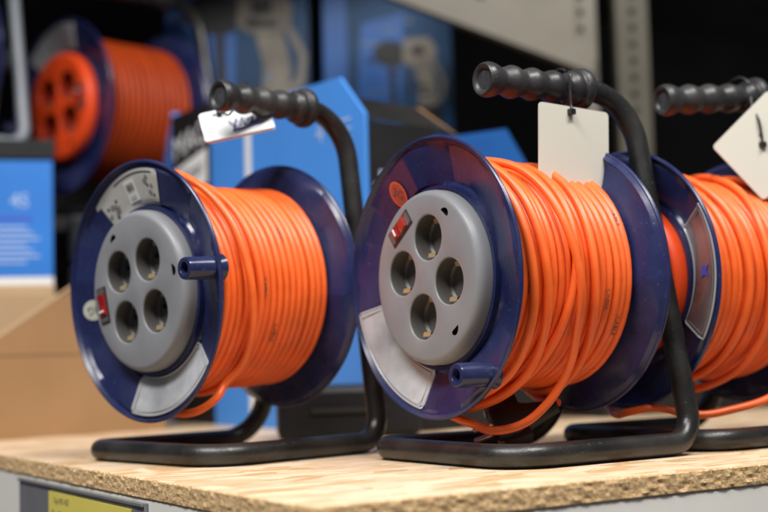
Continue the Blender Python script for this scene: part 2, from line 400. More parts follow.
SOCK = [(0.0, .0347), (.0347, 0.0), (0.0, -.0347), (-.0347, 0.0)]  # (to the right, up)
def make_panel(parent, rho, body, well, tilt9=radians(9)):
    XF = -.004; RF = .0705; bm = bmesh.new()
    def ring(cx, cz, r, n, x=XF):
        return [bm.verts.new((x, -(cx + r * sin(2 * pi * k / n)), cz + r * cos(2 * pi * k / n))) for k in range(n)]
    def loop_edges(vs): return [bm.edges.new((vs[k], vs[(k + 1) % len(vs)])) for k in range(len(vs))]
    def rot(t, u): return (t * cos(tilt9) + u * sin(tilt9), -t * sin(tilt9) + u * cos(tilt9))
    outer = ring(0, 0, RF, 120); E_ = loop_edges(outer)
    socks = [rot(*s) for s in SOCK]; holes = [rot(.0385, .0455), rot(.0475, -.0565), rot(-.0475, -.0455)]
    holes = [(.0318, .0552), (.0423, -.0478)]
    rings = []
    for (t, u) in socks:
        rg = ring(t, u, .0213, 40); E_ += loop_edges(rg); rings.append((rg, t, u))
    hr = []
    for (t, u) in holes:
        n = 16; vs = []
        ang = math.atan2(t, u)
        for k in range(n):
            a = 2 * pi * k / n; q = .0056 * cos(a); w = .0027 * sin(a) * (1 + .35 * cos(a)) - .0014 * cos(a) ** 2
            vs.append(bm.verts.new((XF, -(t + q * cos(ang) + w * sin(ang)), u - q * sin(ang) + w * cos(ang))))
        E_ += loop_edges(vs); hr.append(vs)
    bmesh.ops.triangle_fill(bm, use_beauty=True, use_dissolve=False, edges=E_, normal=(-1, 0, 0))
    # rounded shoulder and side
    prev = outer
    for k in range(1, 6):
        a = pi / 2 * k / 5; rr = RF + .0062 * sin(a); x = XF + .009 * (1 - cos(a))
        cur = ring(0, 0, rr, 120, x)
        for i in range(120): bm.faces.new((prev[i], prev[(i + 1) % 120], cur[(i + 1) % 120], cur[i]))
        prev = cur
    cur = ring(0, 0, .0767, 120, .0125)
    for i in range(120): bm.faces.new((prev[i], prev[(i + 1) % 120], cur[(i + 1) % 120], cur[i]))
    # rounded lips of the sockets
    for (rg, t, u) in rings:
        prev = rg
        for k in range(1, 4):
            a = pi / 2 * k / 3
            cur = ring(t, u, .0213 - .0014 * sin(a), 40, XF + .0014 * (1 - cos(a)))
            for i in range(40): bm.faces.new((prev[i], prev[(i + 1) % 40], cur[(i + 1) % 40], cur[i]))
            prev = cur
    for vs in hr:
        n = len(vs); low = [bm.verts.new((XF + .007, v.co.y, v.co.z)) for v in vs]
        for i in range(n):
            f = bm.faces.new((vs[i], vs[(i + 1) % n], low[(i + 1) % n], low[i])); f.material_index = 1
        f = bm.faces.new(low); f.material_index = 1
    bmesh.ops.recalc_face_normals(bm, faces=bm.faces)
    me = bpy.data.meshes.new('socket_panel'); bm.to_mesh(me); bm.free()
    pn = link('socket_panel', me, [body, HOLE], parent, angle=40)
    pn.location = (0, 0, HUB); pn.rotation_euler = (rho, 0, 0)
    for (t, u) in socks:
        mb = MB(); x0 = XF + .0013; n = 40; rw = .0199; dp = .0165
        prof = [(0, rw), (dp - .002, rw - .0006), (dp, rw - .0026), (dp, 0)]
        c = Vector((x0, -t, u)); vs = []; fs = []
        for (a, r) in prof:
            for k in range(n): vs.append(c + Vector((a, -r * sin(2 * pi * k / n), r * cos(2 * pi * k / n))))
        for j in range(3):
            for k in range(n): fs.append((j * n + k, (j + 1) * n + k, (j + 1) * n + (k + 1) % n, j * n + (k + 1) % n))
        mb.add(vs, fs, 0)
        # side keys and pin holes; the sockets all stand the same way up in the panel
        for s in (-1, 1):
            pc = c + Vector((dp - .0004, 0, s * .0095))
            mb.lathe([(0, .0026), (-.0001, .0026)], pc, (1, 0, 0), 12, 1)
        s_ = mb.build('socket', [well, HOLE], pn, fix=False)
        for s in (-1, 1):
            cb = MB()
            pts = [(.0022, s * (rw - .0028)), (.0038, s * (rw - .0066)), (.007, s * (rw - .0072)), (.0125, s * (rw - .0035))]
            vs = []; wd = [.0046, .0054, .0044, .0036]; sk = .007 if s > 0 else 0
            for (a, h), wdt in zip(pts, wd): vs += [c + Vector((min(a + sk, .0155), -wdt, h)), c + Vector((min(a + sk, .0155), wdt, h))]
            # the clips face up and down in the room, whichever way the drum is turned
            Rm = Matrix.Translation(c) @ Matrix.Rotation(-rho, 4, 'X') @ Matrix.Translation(-c)
            cb.add([Rm @ v for v in vs], [(0, 1, 3, 2), (2, 3, 5, 4), (4, 5, 7, 6)])
            cb.build('earth_contact', BRASS, pn, fix=False)
    # switch: a smoky frame with a red rocker, tangential
    a = radians(-36.8); rs = .0573
    ct, cu = rs * sin(a), rs * cos(a)
    Mx = Matrix.Translation((XF, -ct, cu)) @ Matrix.Rotation(a, 4, 'X')
    mb = MB()
    mb.box(-.0012, .004, -.0175, .0175, -.0075, .0075, 0, Mx)
    mb.box(-.0016, -.0013, -.0163, -.0108, -.0058, .0058, 1, Mx); mb.box(-.0016, -.0013, .0108, .0163, -.0058, .0058, 1, Mx)
    vs = [(-.0013, -.0102, -.0055), (-.0013, .0102, -.0055), (-.0013, -.0102, .0055), (-.0013, .0102, .0055),
          (-.0042, -.0098, -.005), (-.0022, 0, -.005), (-.0034, .0098, -.005), (-.0042, -.0098, .005), (-.0022, 0, .005), (-.0034, .0098, .005)]
    mb.add([Mx @ Vector(v) for v in vs], [(4, 5, 8, 7), (5, 6, 9, 8), (0, 4, 7, 2), (1, 3, 9, 6), (0, 1, 6, 5, 4), (2, 7, 8, 9, 3)], 2)
    mb.box(-.0047, -.0039, .0055, .0072, -.0036, .0036, 3, Mx)
    mb.build('rocker_switch', [SMOKE, SMOKE_L, LENS, WHITE], pn, smooth=False)
    return pn

def polar_patch(mb, r0, r1, a0, a1, off, mi, na=24, nr=6, round_=0):
    """a thin sheet lying on the front dish (angles in degrees, drum-local)"""
    vs = []; fs = []
    for j in range(nr + 1):
        r = r0 + (r1 - r0) * j / nr
        for i in range(na + 1):
            t = i / na
            a = a0 + (a1 - a0) * t
            rr = r
            if round_:   # pull the ends in for rounded corners
                e = min(t, 1 - t) * radians(abs(a1 - a0)) * .1
                sh_ = max(0, round_ - e); k = round_ - math.sqrt(max(0, round_ ** 2 - sh_ ** 2))
                rr = min(max(r, r0 + k), r1 - k)
            vs.append(P(dish(rr, a, .0085) - off, rr, radians(a)))
    for j in range(nr):
        for i in range(na): fs.append((j * (na + 1) + i, j * (na + 1) + i + 1, (j + 1) * (na + 1) + i + 1, (j + 1) * (na + 1) + i))
    mb.add(vs, fs, mi)
def flat_on_dish(mb, poly, r, a, off, mi, spin=0):
    """small print: polygon (tangent, radial) centred at r, a (deg)"""
    vs = []
    for (x, y) in poly:
        x, y = x * cos(spin) - y * sin(spin), x * sin(spin) + y * cos(spin)
        rr = math.hypot(r + y, x); aa = a + math.degrees(math.atan2(x, r + y))
        vs.append(P(dish(rr, aa, .0085) - off, rr, radians(aa)))
    mb.add(vs, [tuple(range(len(vs)))], mi)

def make_pocket(parent, rho, fill, star=False):
    mb = MB(); a0, a1 = -168, -104
    polar_patch(mb, .0832, .1165, a0, a1, .0016, 0, 32, 8, .004)
    # raised bead around it
    pts = []
    for i in range(33): pts.append((.1172, a0 + (a1 - a0) * i / 32))
    for i in range(1, 8): pts.append((.1172 - (.1172 - .0828) * i / 8, a1))
    for i in range(33): pts.append((.0828, a1 + (a0 - a1) * i / 32))
    for i in range(1, 8): pts.append((.0828 + (.1172 - .0828) * i / 8, a0))
    pp = [P(dish(r, a, .0085) - .0012, r, radians(a)) for r, a in pts]; pp.append(pp[0])
    mb.tube(pp, .0011, 8, 1, False)
    inset = [P(dish(r, a, .0085) - .0019, .1002 + (r - .1002) * .84, radians(-136 + (a + 136) * .93)) for r, a in pts]; inset.append(inset[0])
    mb.tube(inset, .00035, 6, 3, False)  # thin grey outline painted in for the dark edge of the pocket's glare
    if star:
        poly = []
        for k in range(8):
            a = 2 * pi * k / 8; q = (.009 if k % 2 else .0035); poly.append((q * sin(a), q * cos(a)))
        flat_on_dish(mb, poly, .1, -136, .0024, 2)
    o = mb.build('label_pocket', [fill, CLEAR_E, INK_B, INK_G], parent, fix=False, angle=50)
    o.location = (0, 0, HUB); o.rotation_euler = (rho, 0, 0)

def make_sticker(parent, rho, kind):
    mb = MB(); r, a = (.0965, -34.5); n = 28
    circ = [(.0102 * cos(2 * pi * k / n), .0125 * sin(2 * pi * k / n)) for k in range(n)]
    flat_on_dish(mb, circ, r, a, .0012, 0)
    inn = [(.0086 * cos(2 * pi * k / n), .0108 * sin(2 * pi * k / n)) for k in range(n)]
    flat_on_dish(mb, inn, r, a, .0014, 1)
    v, f = text_geo('3G', .0115)
    vs = []
    sp = radians(90 if kind == 'paper' else -60)
    for p in v:
        x, y = p.x * cos(sp) - p.y * sin(sp), p.x * sin(sp) + p.y * cos(sp)
        rr = math.hypot(r + y, x); aa = a + math.degrees(math.atan2(x, r + y))
        vs.append(P(dish(rr, aa, .0085) - .0016, rr, radians(aa)))
    mb.add(vs, f, 2)
    ms = [STICK, mat('sticker_centre', (.38, .07, .05), .3), INK] if kind == 'orange' else [PAPER, mat('sticker_pale', (.5, .52, .42), .4), INK]
    if kind == 'orange': ms[2] = INK
    o = mb.build('sticker', ms, parent, smooth=False, fix=False)
    o.location = (0, 0, HUB); o.rotation_euler = (rho, 0, 0)

def make_paper_label(parent, rho):
    mb = MB(); a0, a1 = 20, 82
    polar_patch(mb, .0822, .1165, a0, a1, .0009, 0, 32, 8, .003)
    rc = 51
    def rect(w, h, r, a, mi, off=.0012, spin=0):
        for i in range(8):
            for j in range(8):
                x0, x1 = -w / 2 + w * i / 8, -w / 2 + w * (i + 1) / 8; y0, y1 = -h / 2 + h * j / 8, -h / 2 + h * (j + 1) / 8
                flat_on_dish(mb, [(x0, y0), (x1, y0), (x1, y1), (x0, y1)], r, a, off, mi, spin)
    rect(.0185, .021, .0985, rc + 3, 1, .0016)
    rng = random.Random(3); x = -.0065
    while x < .0065:
        w = rng.choice((.0004, .0007, .0011)); flat_on_dish(mb, [(x, .0), (x + w, .0), (x + w, .0072), (x, .0072)], .0985, rc + 3, .0024, 2); x += w + rng.choice((.0005, .0009))
    for k in range(3): rect(.011, .0007, .0935 - k * .0018, rc + 3, 3, .0024)
    # curved lines of print along both arcs
    polar_patch(mb, .1125, .1137, rc - 10, rc + 26, .0012, 2, 16, 1)
    polar_patch(mb, .0858, .0866, rc + 4, rc + 24, .0012, 3, 16, 1)
    # pictograms and small lines
    flat_on_dish(mb, [(-.0035, -.0025), (.0035, -.0025), (0, .0035)], .0895, rc - 21, .0012, 2)
    for k, (r, a) in enumerate([(.102, rc - 15), (.099, rc - 18), (.101, rc - 20.5), (.104, rc - 24), (.097, rc - 26), (.104, rc + 18), (.1005, rc + 20), (.1, rc + 24), (.0935, rc + 22), (.0915, rc + 26), (.108, rc + 20)]):
        n = 10; q = .0021 + .0008 * (k % 3)
        flat_on_dish(mb, [(q * cos(2 * pi * j / n), q * .7 * sin(2 * pi * j / n)) for j in range(n)], r, a, .0012, 3 if k % 3 else 2)
    for k in range(4): rect(.009, .0008, .0965 - k * .0017, rc - 17 - k * .6, 3)
    o = mb.build('label', [PAPER, PAPER_W, INK, INK_G], parent, fix=False, merge=.00002)
    o.location = (0, 0, HUB); o.rotation_euler = (rho, 0, 0)
    o['label'] = 'curved paper label with a barcode on the flange'

def make_knob(parent, rho, m):
    mb = MB(); a = radians(128.5 + 11.5); r = .1105
    c = P(0, r, a)
    prof = [(.012, .0125), (.009, .0115), (.007, .0106), (-.0255, .0101), (-.0273, .0096), (-.0277, .0084), (-.0277, .006), (-.0268, .0055), (-.015, .0053), (-.015, .0)]
    mb.lathe(prof, c, (1, 0, 0), 32)
    o = mb.build('crank_knob', m, parent, angle=40)
    o.location = (0, 0, HUB); o.rotation_euler = (rho, 0, 0)

def make_grip(frame, p0, p1):
    """p0 tip, p1 collar end"""
    mb = MB(); p0 = Vector(p0); p1 = Vector(p1); L = (p1 - p0).length; ax = (p1 - p0).normalized()
    pts = []
    rad = lambda s: None
    keys = [(0, .0135), (.0015, .0148), (.006, .0158), (.012, .0146), (.018, .0121), (.021, .0118), (.025, .0130), (.031, .0150), (.036, .0143), (.0425, .0121), (.045, .0119), (.049, .0130),
            (.055, .0149), (.060, .0142), (.0665, .0122), (.069, .0120), (.073, .0130), (.079, .0147), (.084, .0139), (.0905, .0124), (.096, .0126), (.0985, .0150), (.101, .0163), (.1055, .0166), (.107, .0160), (.1085, .0162), (.110, .0192), (.1135, .0200), (.1165, .0196), (.118, .0175), (.118, .0098)]
    s = L / .118
    # smooth the profile
    kp = spline([(a, r, 0) for a, r in keys], 3)
    prof = [(.0032 * s, 0), (.0032 * s, .0088), (.0006 * s, .0104)] + [(v.x * s, v.y) for v in kp]
    mb.lathe(prof, p0, ax, 40)
    mb.lathe([(.0028 * s, .0001), (.0028 * s, .0086)], p0, ax, 24, 1)
    return mb.build('grip', [RUBBER, RUBBER_L], frame, angle=50)

def make_frame(root, m, tip, col, lean=.0):
    tz = .0106 - HUB
    h0 = Vector(tip); h1 = Vector(col); d = (h1 - h0).normalized()
    top = h1 + d * (.214 - h1.x)
    pts = [h0 + d * .012, top, (.2145, -.0985, tz), (.008, -.0985, tz), (.008, .0985, tz), (.212, .0985, tz), (.207, .012, .004), (.207, 0, .018)]
    pl = roundpoly(pts, [.05, .027, .036, .022, .035, .01], 10)
    mb = MB(); mb.tube([Vector(p) + Vector((0, 0, HUB)) for p in pl], .0101, 18)
    # bracket at the axle, welded between the two uprights
    mb.box(.2045, .2095, -.0745, .014, -.017, .017, 0, Matrix.Translation((0, 0, HUB)))
    mb.lathe([(.158, .024), (.2, .024), (.203, .02), (.212, .02), (.2135, .012), (.22, .012)], (0, 0, HUB), (1, 0, 0), 24)
    fr = mb.build('frame', m, root, angle=40)
    make_grip(fr, h0 + Vector((0, 0, HUB)), h1 + Vector((0, 0, HUB)))
    return fr

def winding(seed, turns, x0, x1, r, wob, dia, messy):
    rng = random.Random(seed); S = 56; out = []
    amp = [rng.uniform(-1, 1) * wob for _ in range(turns + 2)]; ph = [rng.uniform(0, 2 * pi) for _ in range(turns + 2)]
    dr_ = [rng.uniform(0, 1) * messy for _ in range(turns + 2)]
    for i in range(turns * S + 1):
        t = i / S; k = int(t); f = t - k; f = f * f * (3 - 2 * f)
        a = 2 * pi * t
        A = amp[k] * (1 - f) + amp[k + 1] * f; Q = dr_[k] * (1 - f) + dr_[k + 1] * f
        x = x0 + (x1 - x0) * t / turns + A * sin(a + ph[k] * (1 - f) + ph[k + 1] * f)
        x = min(max(x, x0 - .001), x1 + .001)
        rr = r + Q * (.5 + .5 * sin(a * 1.0 + ph[k])) + .0004 * sin(3 * a + k)
        out.append((x, rr, a))
    return out

def make_cable(root, m, seed, turns, wob, messy, loops, dia=.0076, base_r=.0958, words=None, lod=10):
    """one continuous cable: inner layer, outer layer, then the loose turns; loops hold (x, r, clockwise degrees) or (x, t, u, None)"""
    mb = MB(); rc = dia / 2
    X0, X1 = .0215, .1485; S = 56
    w1 = winding(seed, int((X1 - X0) / dia) + 1, X0, X1, base_r - dia * .84, 0, dia, 0)
    w2 = winding(seed + 1, turns, X0, X1, base_r, wob, dia, messy)
    w2b = [(x, r, -a) for x, r, a in w2]              # wound back from the far side
    path = w1 + [(x, r, a - w2b[-1][2] + w1[-1][2]) for x, r, a in reversed(w2b)]
    for L in loops:
        pts = []
        for q in L:
            if len(q) == 4: x, t, u, _ = q; r = math.hypot(t, u); ang = math.atan2(t, u)
            else: x, r, ang = q; ang = radians(ang)
            if pts:
                while ang - pts[-1][2] > pi: ang -= 2 * pi
                while ang - pts[-1][2] < -pi: ang += 2 * pi
            pts.append((x, r, ang))
        a_end = path[-1][2]; sh_ = 0
        while pts[0][2] + sh_ < a_end + .9: sh_ += 2 * pi
        pts = [(x, r, a + sh_) for x, r, a in pts]
        # tuck in under the top layer between loops
        d = pts[0][2] - a_end
        n = max(4, int(d / .12))
        for k in range(1, n):
            t = k / n; e = t * t * (3 - 2 * t)
            path.append((x_end(path, n, k, pts[0][0], e), base_r - .006, a_end + d * t))
        cart = spline([Vector((x, r, a)) for x, r, a in pts], 12)
        path += [(v.x, v.y, v.z) for v in cart]
    # even the radius out a little where pieces join
    mb.tube([P(x, r, a) for x, r, a in path], rc, lod)
    for (s_, x_want, a0) in (words or []):
        v, f = text_geo(s_, .0062)
        best = min(range(1, turns), key=lambda k: abs(w2[int(k * S + a0 / (2 * pi) * S)][0] - x_want))
        vs = []
        for p in v:
            a = a0 + p.x / base_r
            i = best * S + a / (2 * pi) * S; i0 = max(0, min(len(w2) - 2, int(i))); ft = i - i0
            x = w2[i0][0] * (1 - ft) + w2[i0 + 1][0] * ft; r = w2[i0][1] * (1 - ft) + w2[i0 + 1][1] * ft
            b = p.y / rc; q = rc + .0003
            vs.append(P(x + q * sin(b), r + q * cos(b), a))
        mb.add(vs, f, 1)
    o = mb.build('cable', [m, INK], root, fix=False, angle=80)
    o.location = (0, 0, HUB)
    return o
def x_end(path, n, k, x1, e):
    # x of the hidden run between two loose loops
    global _x0
    if k == 1: _x0 = path[-1][0]
    return _x0 * (1 - e) + x1 * e

def make_plug(cable, pos, direc, spin=0.3):
    """two-pin plug lying on the board: parts of the cable; position in hub coordinates"""
    mb = MB(); ax = Vector(direc).normalized()
    up = Vector((0, 0, 1)); U = (up - ax * up.dot(ax)).normalized(); V = ax.cross(U)
    U, V = U * cos(spin) + V * sin(spin), V * cos(spin) - U * sin(spin)
    pos = Vector(pos)
    mb.lathe([(0, 0), (0, .0165), (-.0015, .0182), (-.012, .0188), (-.02, .019), (-.026, .0165), (-.036, .012), (-.05, .0085), (-.062, .0062), (-.062, 0)], pos, ax, 28)
    B = Matrix((( ax.x, U.x, V.x, pos.x), (ax.y, U.y, V.y, pos.y), (ax.z, U.z, V.z, pos.z), (0, 0, 0, 1)))
    mb.box(-.03, -.004, -.0215, .0215, -.0085, .0085, 0, B)
    for s in (-1, 1):
        mb.lathe([(-.001, .0024), (.0165, .0024), (.0185, .0014), (.0185, 0)], pos + V * s * .0095, ax, 14, 1)
        mb.box(-.013, .0012, s * .0172 - .0022, s * .0172 + .0022, -.0055, .0055, 2, B)
    o = mb.build('plug', [PLUGM, STEEL, CLIPM], cable, angle=40)
    return o

REELS = 'cable reels lined up on the chipboard shelf'
def reel(loc, yaw, label, group, rho_deg, tip, col, seed, turns, wob, messy, loops, words=None, panel=(GREY, WELL),
         pocket=CLEAR, star=False, sticker=None, paper=False, frame_m=TUBE, cable_m=ORANGE, plug=None, scale=1, base_r=.0958, drum_tilt=0, knob_turn=0):
    root = empty('cable_reel', loc, yaw, label, 'cable reel', group, scale)
    rho = radians(rho_deg)       # clockwise from the front
    make_flange(root, rho, False, NAVY); make_flange(root, rho + .9, True, NAVY)
    mb = MB(); mb.lathe([(.016, .075), (.154, .075)], (0, 0, HUB), (1, 0, 0), 40)
    mb.build('drum_core', NAVY, root)
    make_panel(root, rho, *panel)
    if pocket: make_pocket(root, rho, pocket, star)
    if sticker: make_sticker(root, rho, sticker)
    if paper: make_paper_label(root, rho)
    make_knob(root, rho + knob_turn, NAVY)
    make_frame(root, frame_m, tip, col)
    cb = make_cable(root, cable_m, seed, turns, wob, messy, loops, words=words, base_r=base_r)
    if plug: make_plug(cb, *plug)
    if drum_tilt:
        for ch in root.children:
            if ch.name.split('.')[0] != 'frame':
                ch.matrix_basis = Matrix.Translation((0, 0, HUB)) @ Matrix.Rotation(-drum_tilt, 4, 'Y') @ Matrix.Translation((0, 0, -HUB)) @ ch.matrix_basis
    return root

# the reel in focus
N_ = None
reel((.0383, 1.1546, 0), .5959, 'navy reel in sharp focus with grey four-socket panel and orange round sticker', REELS, 0,
     (.038, -.036, .1722), (.157, -.036, .1732), 11, 16, .0026, .0018,
     loops=[[(.125, .0945, -165), (.1085, .1015, -100), (.107, .1022, -10), (.104, .1025, 30), (.1, .103, 70), (.101, .104, 105), (.112, .104, 145), (.12, .1035, 180), (.125, .0945, 230)],
            [(.09, .0945, -165), (.089, .1012, -95), (.088, .1018, -5), (.086, .1024, 35), (.081, .1032, 80), (.070, .1035, 115), (.06, .1045, 150), (.055, .103, 185), (.05, .0945, 230)],
            [(.020, .0935, -150), (.0195, .103, -80), (.021, .1045, 15), (.026, .1045, 50), (.030, .104, 85), (.034, .105, 115), (.034, .107, 145), (.026, .1075, 170), (.022, .102, 200), (.02, .0935, 240)],
            [(.030, .0935, -165), (.026, .1035, -85), (.030, .105, 5), (.037, .1055, 39), (.043, .105, 81), (.048, .106, 109), (.052, .108, 140), (.045, .112, 165), (.03, .115, 185), (.024, .104, 215), (.024, .0935, 250)],
            [(.06, .0935, -165), (.05, .1035, -85), (.052, .104, 0), (.0615, .107, 32), (.0695, .1095, 70), (.0785, .110, 97), (0.0850, 0.0942, -0.0498, N_), (0.0880, 0.0819, -0.0767, N_), (0.0840, 0.0712, -0.0970, N_), (0.0750, 0.0625, -0.1130, N_), (0.0620, 0.0534, -0.1262, N_), (0.0480, 0.0431, -0.1326, N_), (0.0350, 0.0320, -0.1331, N_), (0.0225, 0.0232, -0.1267, N_), (.0215, -.01, -.118, N_), (.024, -.05, -.098, N_), (.03, -.086, -.04, N_)],
            [(.14, .0935, 250), (.142, .103, 222), (.137, .110, 195), (.122, .116, 168)]],
     words=[('CABLE', .0225, radians(96)), ('CABLE', .104, radians(72)), ('CABLE', .118, radians(104)), ('CABLE', .138, radians(118)), ('CABLE', .142, radians(60))],
     sticker='orange', plug=((.069, .004, -.1355), (-.80, .45, -.3), .6))
# its left neighbour
reel((-.2312, 1.2499, 0), .7776, 'navy reel with curved barcode label on its flange, left of the focused reel', REELS, -64,
     (.050, -.060, .1835), (.164, -.058, .1835), 23, 16, .0012, .0008,
     loops=[[(.06, .0935, -165), (.055, .102, -95), (.055, .1025, 0), (.06, .1025, 50), (.063, .1025, 100), (.06, .102, 150), (.058, .1, 190), (.06, .0935, 240)],
            [(.044, .0935, -150), (.030, .107, -70), (.024, .1135, -8), (.030, .112, 25), (.040, .110, 60), (.048, .1095, 97), (.053, .1105, 128), (.045, .112, 143), (.034, .122, 147), (.026, .055, -.112, N_), (.022, .035, -.117, N_), (.0215, .01, -.116, N_), (.022, -.03, -.105, N_), (.026, -.08, -.05, N_)]],
     words=[('CABLE', .068, radians(92)), ('CABLE', .1, radians(60)), ('CABLE', .085, radians(118))],
     sticker='paper', paper=True, drum_tilt=.045, knob_turn=.11)
# the cropped right neighbour
reel((.2281, 1.2816, 0), .5956, 'navy reel with orange red panel, cut off by the right picture edge', REELS, 225,
     (.040, -.0255, .1745), (.160, -.044, .1845), 37, 16, .003, .0016,
     loops=[[(.05, .0935, -150), (.05, .103, -80), (.056, .1035, 25), (.062, .1035, 65), (.065, .1035, 105), (.058, .1035, 145), (.045, .102, 180), (.04, .0935, 220)],
            [(.13, .0935, -150), (.12, .1035, -80), (.105, .1045, 25), (.094, .1045, 65), (.095, .1045, 105), (.097, .1055, 125), (.09, .109, 145), (.07, .111, 165), (.05, .106, 190), (.04, .0935, 230)],
            [(.148, .0935, -130), (.146, .103, -60), (.144, .104, 0), (.142, .104, 50), (.142, .106, 100), (.135, .098, -.08, N_), (.12, .1, -.1, N_), (.1, .09, -.117, N_), (.07, .07, -.127, N_), (.045, .055, -.131, N_), (.02, .033, -.1255, N_), (.0, .03, -.1235, N_), (-.008, .01, -.1275, N_), (.004, -.02, -.130, N_), (.022, -.05, -.118, N_), (.03, -.085, -.05, N_)]],
     words=[('CABLE', .03, radians(70))], panel=(RED_P, RED_W), pocket=CLEAR_D, star=True)

# ------------------------------------------------------------------ price tags on the grips
def make_tag(root_loc, yaw, M, w, h, m, label, hole, tie_pts, scribble=False, thick=.0011):
    """card in its own plane: x across, z up, facing -y"""
    t = empty('price_tag', root_loc, yaw, label, 'price tag', 'price tags tied to the reel handles')
    mb = MB(); r = .004; poly = []
    for (cx, cz, a0) in ((w / 2 - r, h / 2 - r, 0), (-w / 2 + r, h / 2 - r, 90), (-w / 2 + r, -h / 2 + r, 180), (w / 2 - r, -h / 2 + r, 270)):
        for k in range(5):
            a = radians(a0 + 22.5 * k); poly.append((cx + r * cos(a), cz + r * sin(a)))
    mb.prism(poly, thick, 0, M); mb.prism([(x * .985, z * .985) for x, z in poly], thick, 0, M @ Matrix.Translation((.0008, thick * 1.6, -.0006)))
    # eyelet
    n = 14
    mb.add([M @ Vector((hole[0] + .0022 * cos(2 * pi * k / n), -.0003, hole[1] + .0022 * sin(2 * pi * k / n))) for k in range(n)], [tuple(range(n))], 1)
    if scribble:
        for pts in ([(-.004, -.016), (.000, .004), (.002, -.013), (.006, .004), (.007, -.012)], [(.010, -.004), (.017, .001), (.013, -.012), (.022, -.008)], [(-.006, -.019), (.024, -.015)]):
            mb.tube([M @ Vector((x, -.0006, z)) for x, z in pts], .0009, 6, 2)
    mb.build('card', [m, HOLE, INK_B], t, smooth=False, bevel=0)
    mb = MB(); mb.tube(spline(tie_pts, 8), .0013, 8)
    hd = Vector(tie_pts[-1]); mb.box(-.003, .003, -.0025, .0025, -.0025, .0025, 0, Matrix.Translation(hd))
    mb.build('cable_tie', TIE, t)
    return t
def around(x, cy, cz, r, a0, a1, n=16):
    return [(x, cy + r * sin(radians(a0 + (a1 - a0) * k / n)), cz + r * cos(radians(a0 + (a1 - a0) * k / n))) for k in range(n + 1)]
# focused reel: hangs straight down (local frame of the reel)
Mt = Matrix.Translation((.1285, -.0525, HUB + .1155)) @ Matrix.Rotation(radians(2.5), 4, 'Y')
make_tag((.0383, 1.1546, 0), .5959, Mt, .0835, .073, CARDTAG, 'blank cream tag hanging flat below the handle of the focused reel', (-.004, .0315),
         around(.1275, -.036, HUB + .1725, .0168, -40, 300) + [(.126, -.0525, HUB + .156), (.1255, -.0545, HUB + .1495), (.1245, -.0548, HUB + .147)])
# left reel: swung up towards the viewer
Mt = Matrix.Translation((.061, -.0905, HUB + .146)) @ Matrix.Rotation(radians(-4), 4, 'Y') @ Matrix.Rotation(radians(50), 4, 'X')
Mt = Matrix.Translation((0, 0, .3300)) @ Matrix.Rotation(radians(-12), 4, 'Y') @ Matrix.Rotation(radians(-50), 4, 'X')
make_tag((-.1415, 1.290, 0), .10, Mt, .069, .056, CARDTAG_W, 'white tag with blue handwriting hanging behind the left reel handle', (-.020, .020),
         [(.012, .004, .364), (.010, -.022, .362), (.004, -.030, .346), (-.006, -.018, .333), (-.012, .004, .338), (-.017, .010, .340)], scribble=True)
# right reel: turned corner-down
Mt = Matrix.Translation((.133, -.066, HUB + .125)) @ Matrix.Rotation(radians(-26), 4, 'Z') @ Matrix.Rotation(radians(-43), 4, 'Y') @ Matrix.Translation((.008, 0, 0))
make_tag((.2281, 1.2816, 0), .5956, Mt, .083, .074, CARDTAG, 'cream tag tilted corner down on the handle of the cropped right reel', (.0035, .0105),
         around(.134, -.0405, HUB + .186, .0168, -60, 250) + [(.132, -.06, HUB + .168), (.131, -.067, HUB + .156), (.133, -.068, HUB + .142), (.1345, -.068, HUB + .131)])

# ------------------------------------------------------------------ cartons behind
def carton(name, label, cat, loc, yaw, group=None): return empty(name, loc, yaw, label, cat, group)

# open kraft box with a slanted side, left
cb = carton('cardboard_box', 'open kraft cardboard box with slanted cut side, at the left edge', 'box', (-.56, 1.66, 0), math.atan2(.669, .743))
mb = MB()
mb.prism([(-.12, 0), (.33, 0), (.33, .26), (.21, .21), (-.12, -.0 + .005)], .004)
mb.box(-.12, .33, .135, .139, 0, .195, 1); mb.box(.326, .33, .0045, .1345, 0, .195, 0); mb.box(-.12, -.116, .0045, .1345, 0, .195, 0)
mb.build('body', [KRAFT, KRAFT_I], cb, smooth=False)
mb = MB(); mb.prism([(-.118, .0075), (.2095, .2125), (.33, .2625), (.33, .2655), (.209, .2155), (-.119, .0105)], .0042)
mb.build('cut_edge', KRAFT_I, cb, smooth=False)
mb = MB(); mb.box(-.1, .325, -.0006, -.0001, .108, .1095)
mb.build('crease', mat('kraft_crease', (.2, .11, .05), .9), cb, smooth=False)
mb = MB(); mb.box(-.116, .3255, .0045, .1345, .001, .004)
mb.build('bottom_flap', KRAFT_I, cb, smooth=False)

kb = carton('closed_carton', 'closed kraft carton behind the open box carrying the small blue box', 'box', (-.917, 1.944, 0), .25)
mb = MB(); mb.box(0, .42, 0, .22, 0, .2185); kb_ = mb.build('body', KRAFT_I, kb, smooth=False, bevel=.002)
bx = carton('blue_box', 'small bright blue box with black lid above the kraft box, far left', 'box', (-.915, 1.948, .219), .25)
mb = MB(); mb.box(0, .415, 0, .2, .012, .195); mb.build('body', BLUE_L, bx, smooth=False, bevel=.001)
mb = MB(); mb.box(0, .415, -.001, .2, 0, .0118); mb.build('white_band', PAPER_W, bx, smooth=False)
mb = MB(); mb.box(-.004, .419, -.004, .204, .1955, .2262); mb.build('lid', BLACK_C, bx, smooth=False, bevel=.002)
mb = MB()
v, f = text_geo('4S', .03); mb.add([(p.x + .365, -.0006, p.y + .13) for p in v], f)
for k in range(7): mb.box(.325, .325 + .05 + .01 * (k % 3), -.0008, -.0002, .088 - k * .009, .091 - k * .009)
mb.box(.33, .385, -.0008, -.0002, .101, .106, 1)
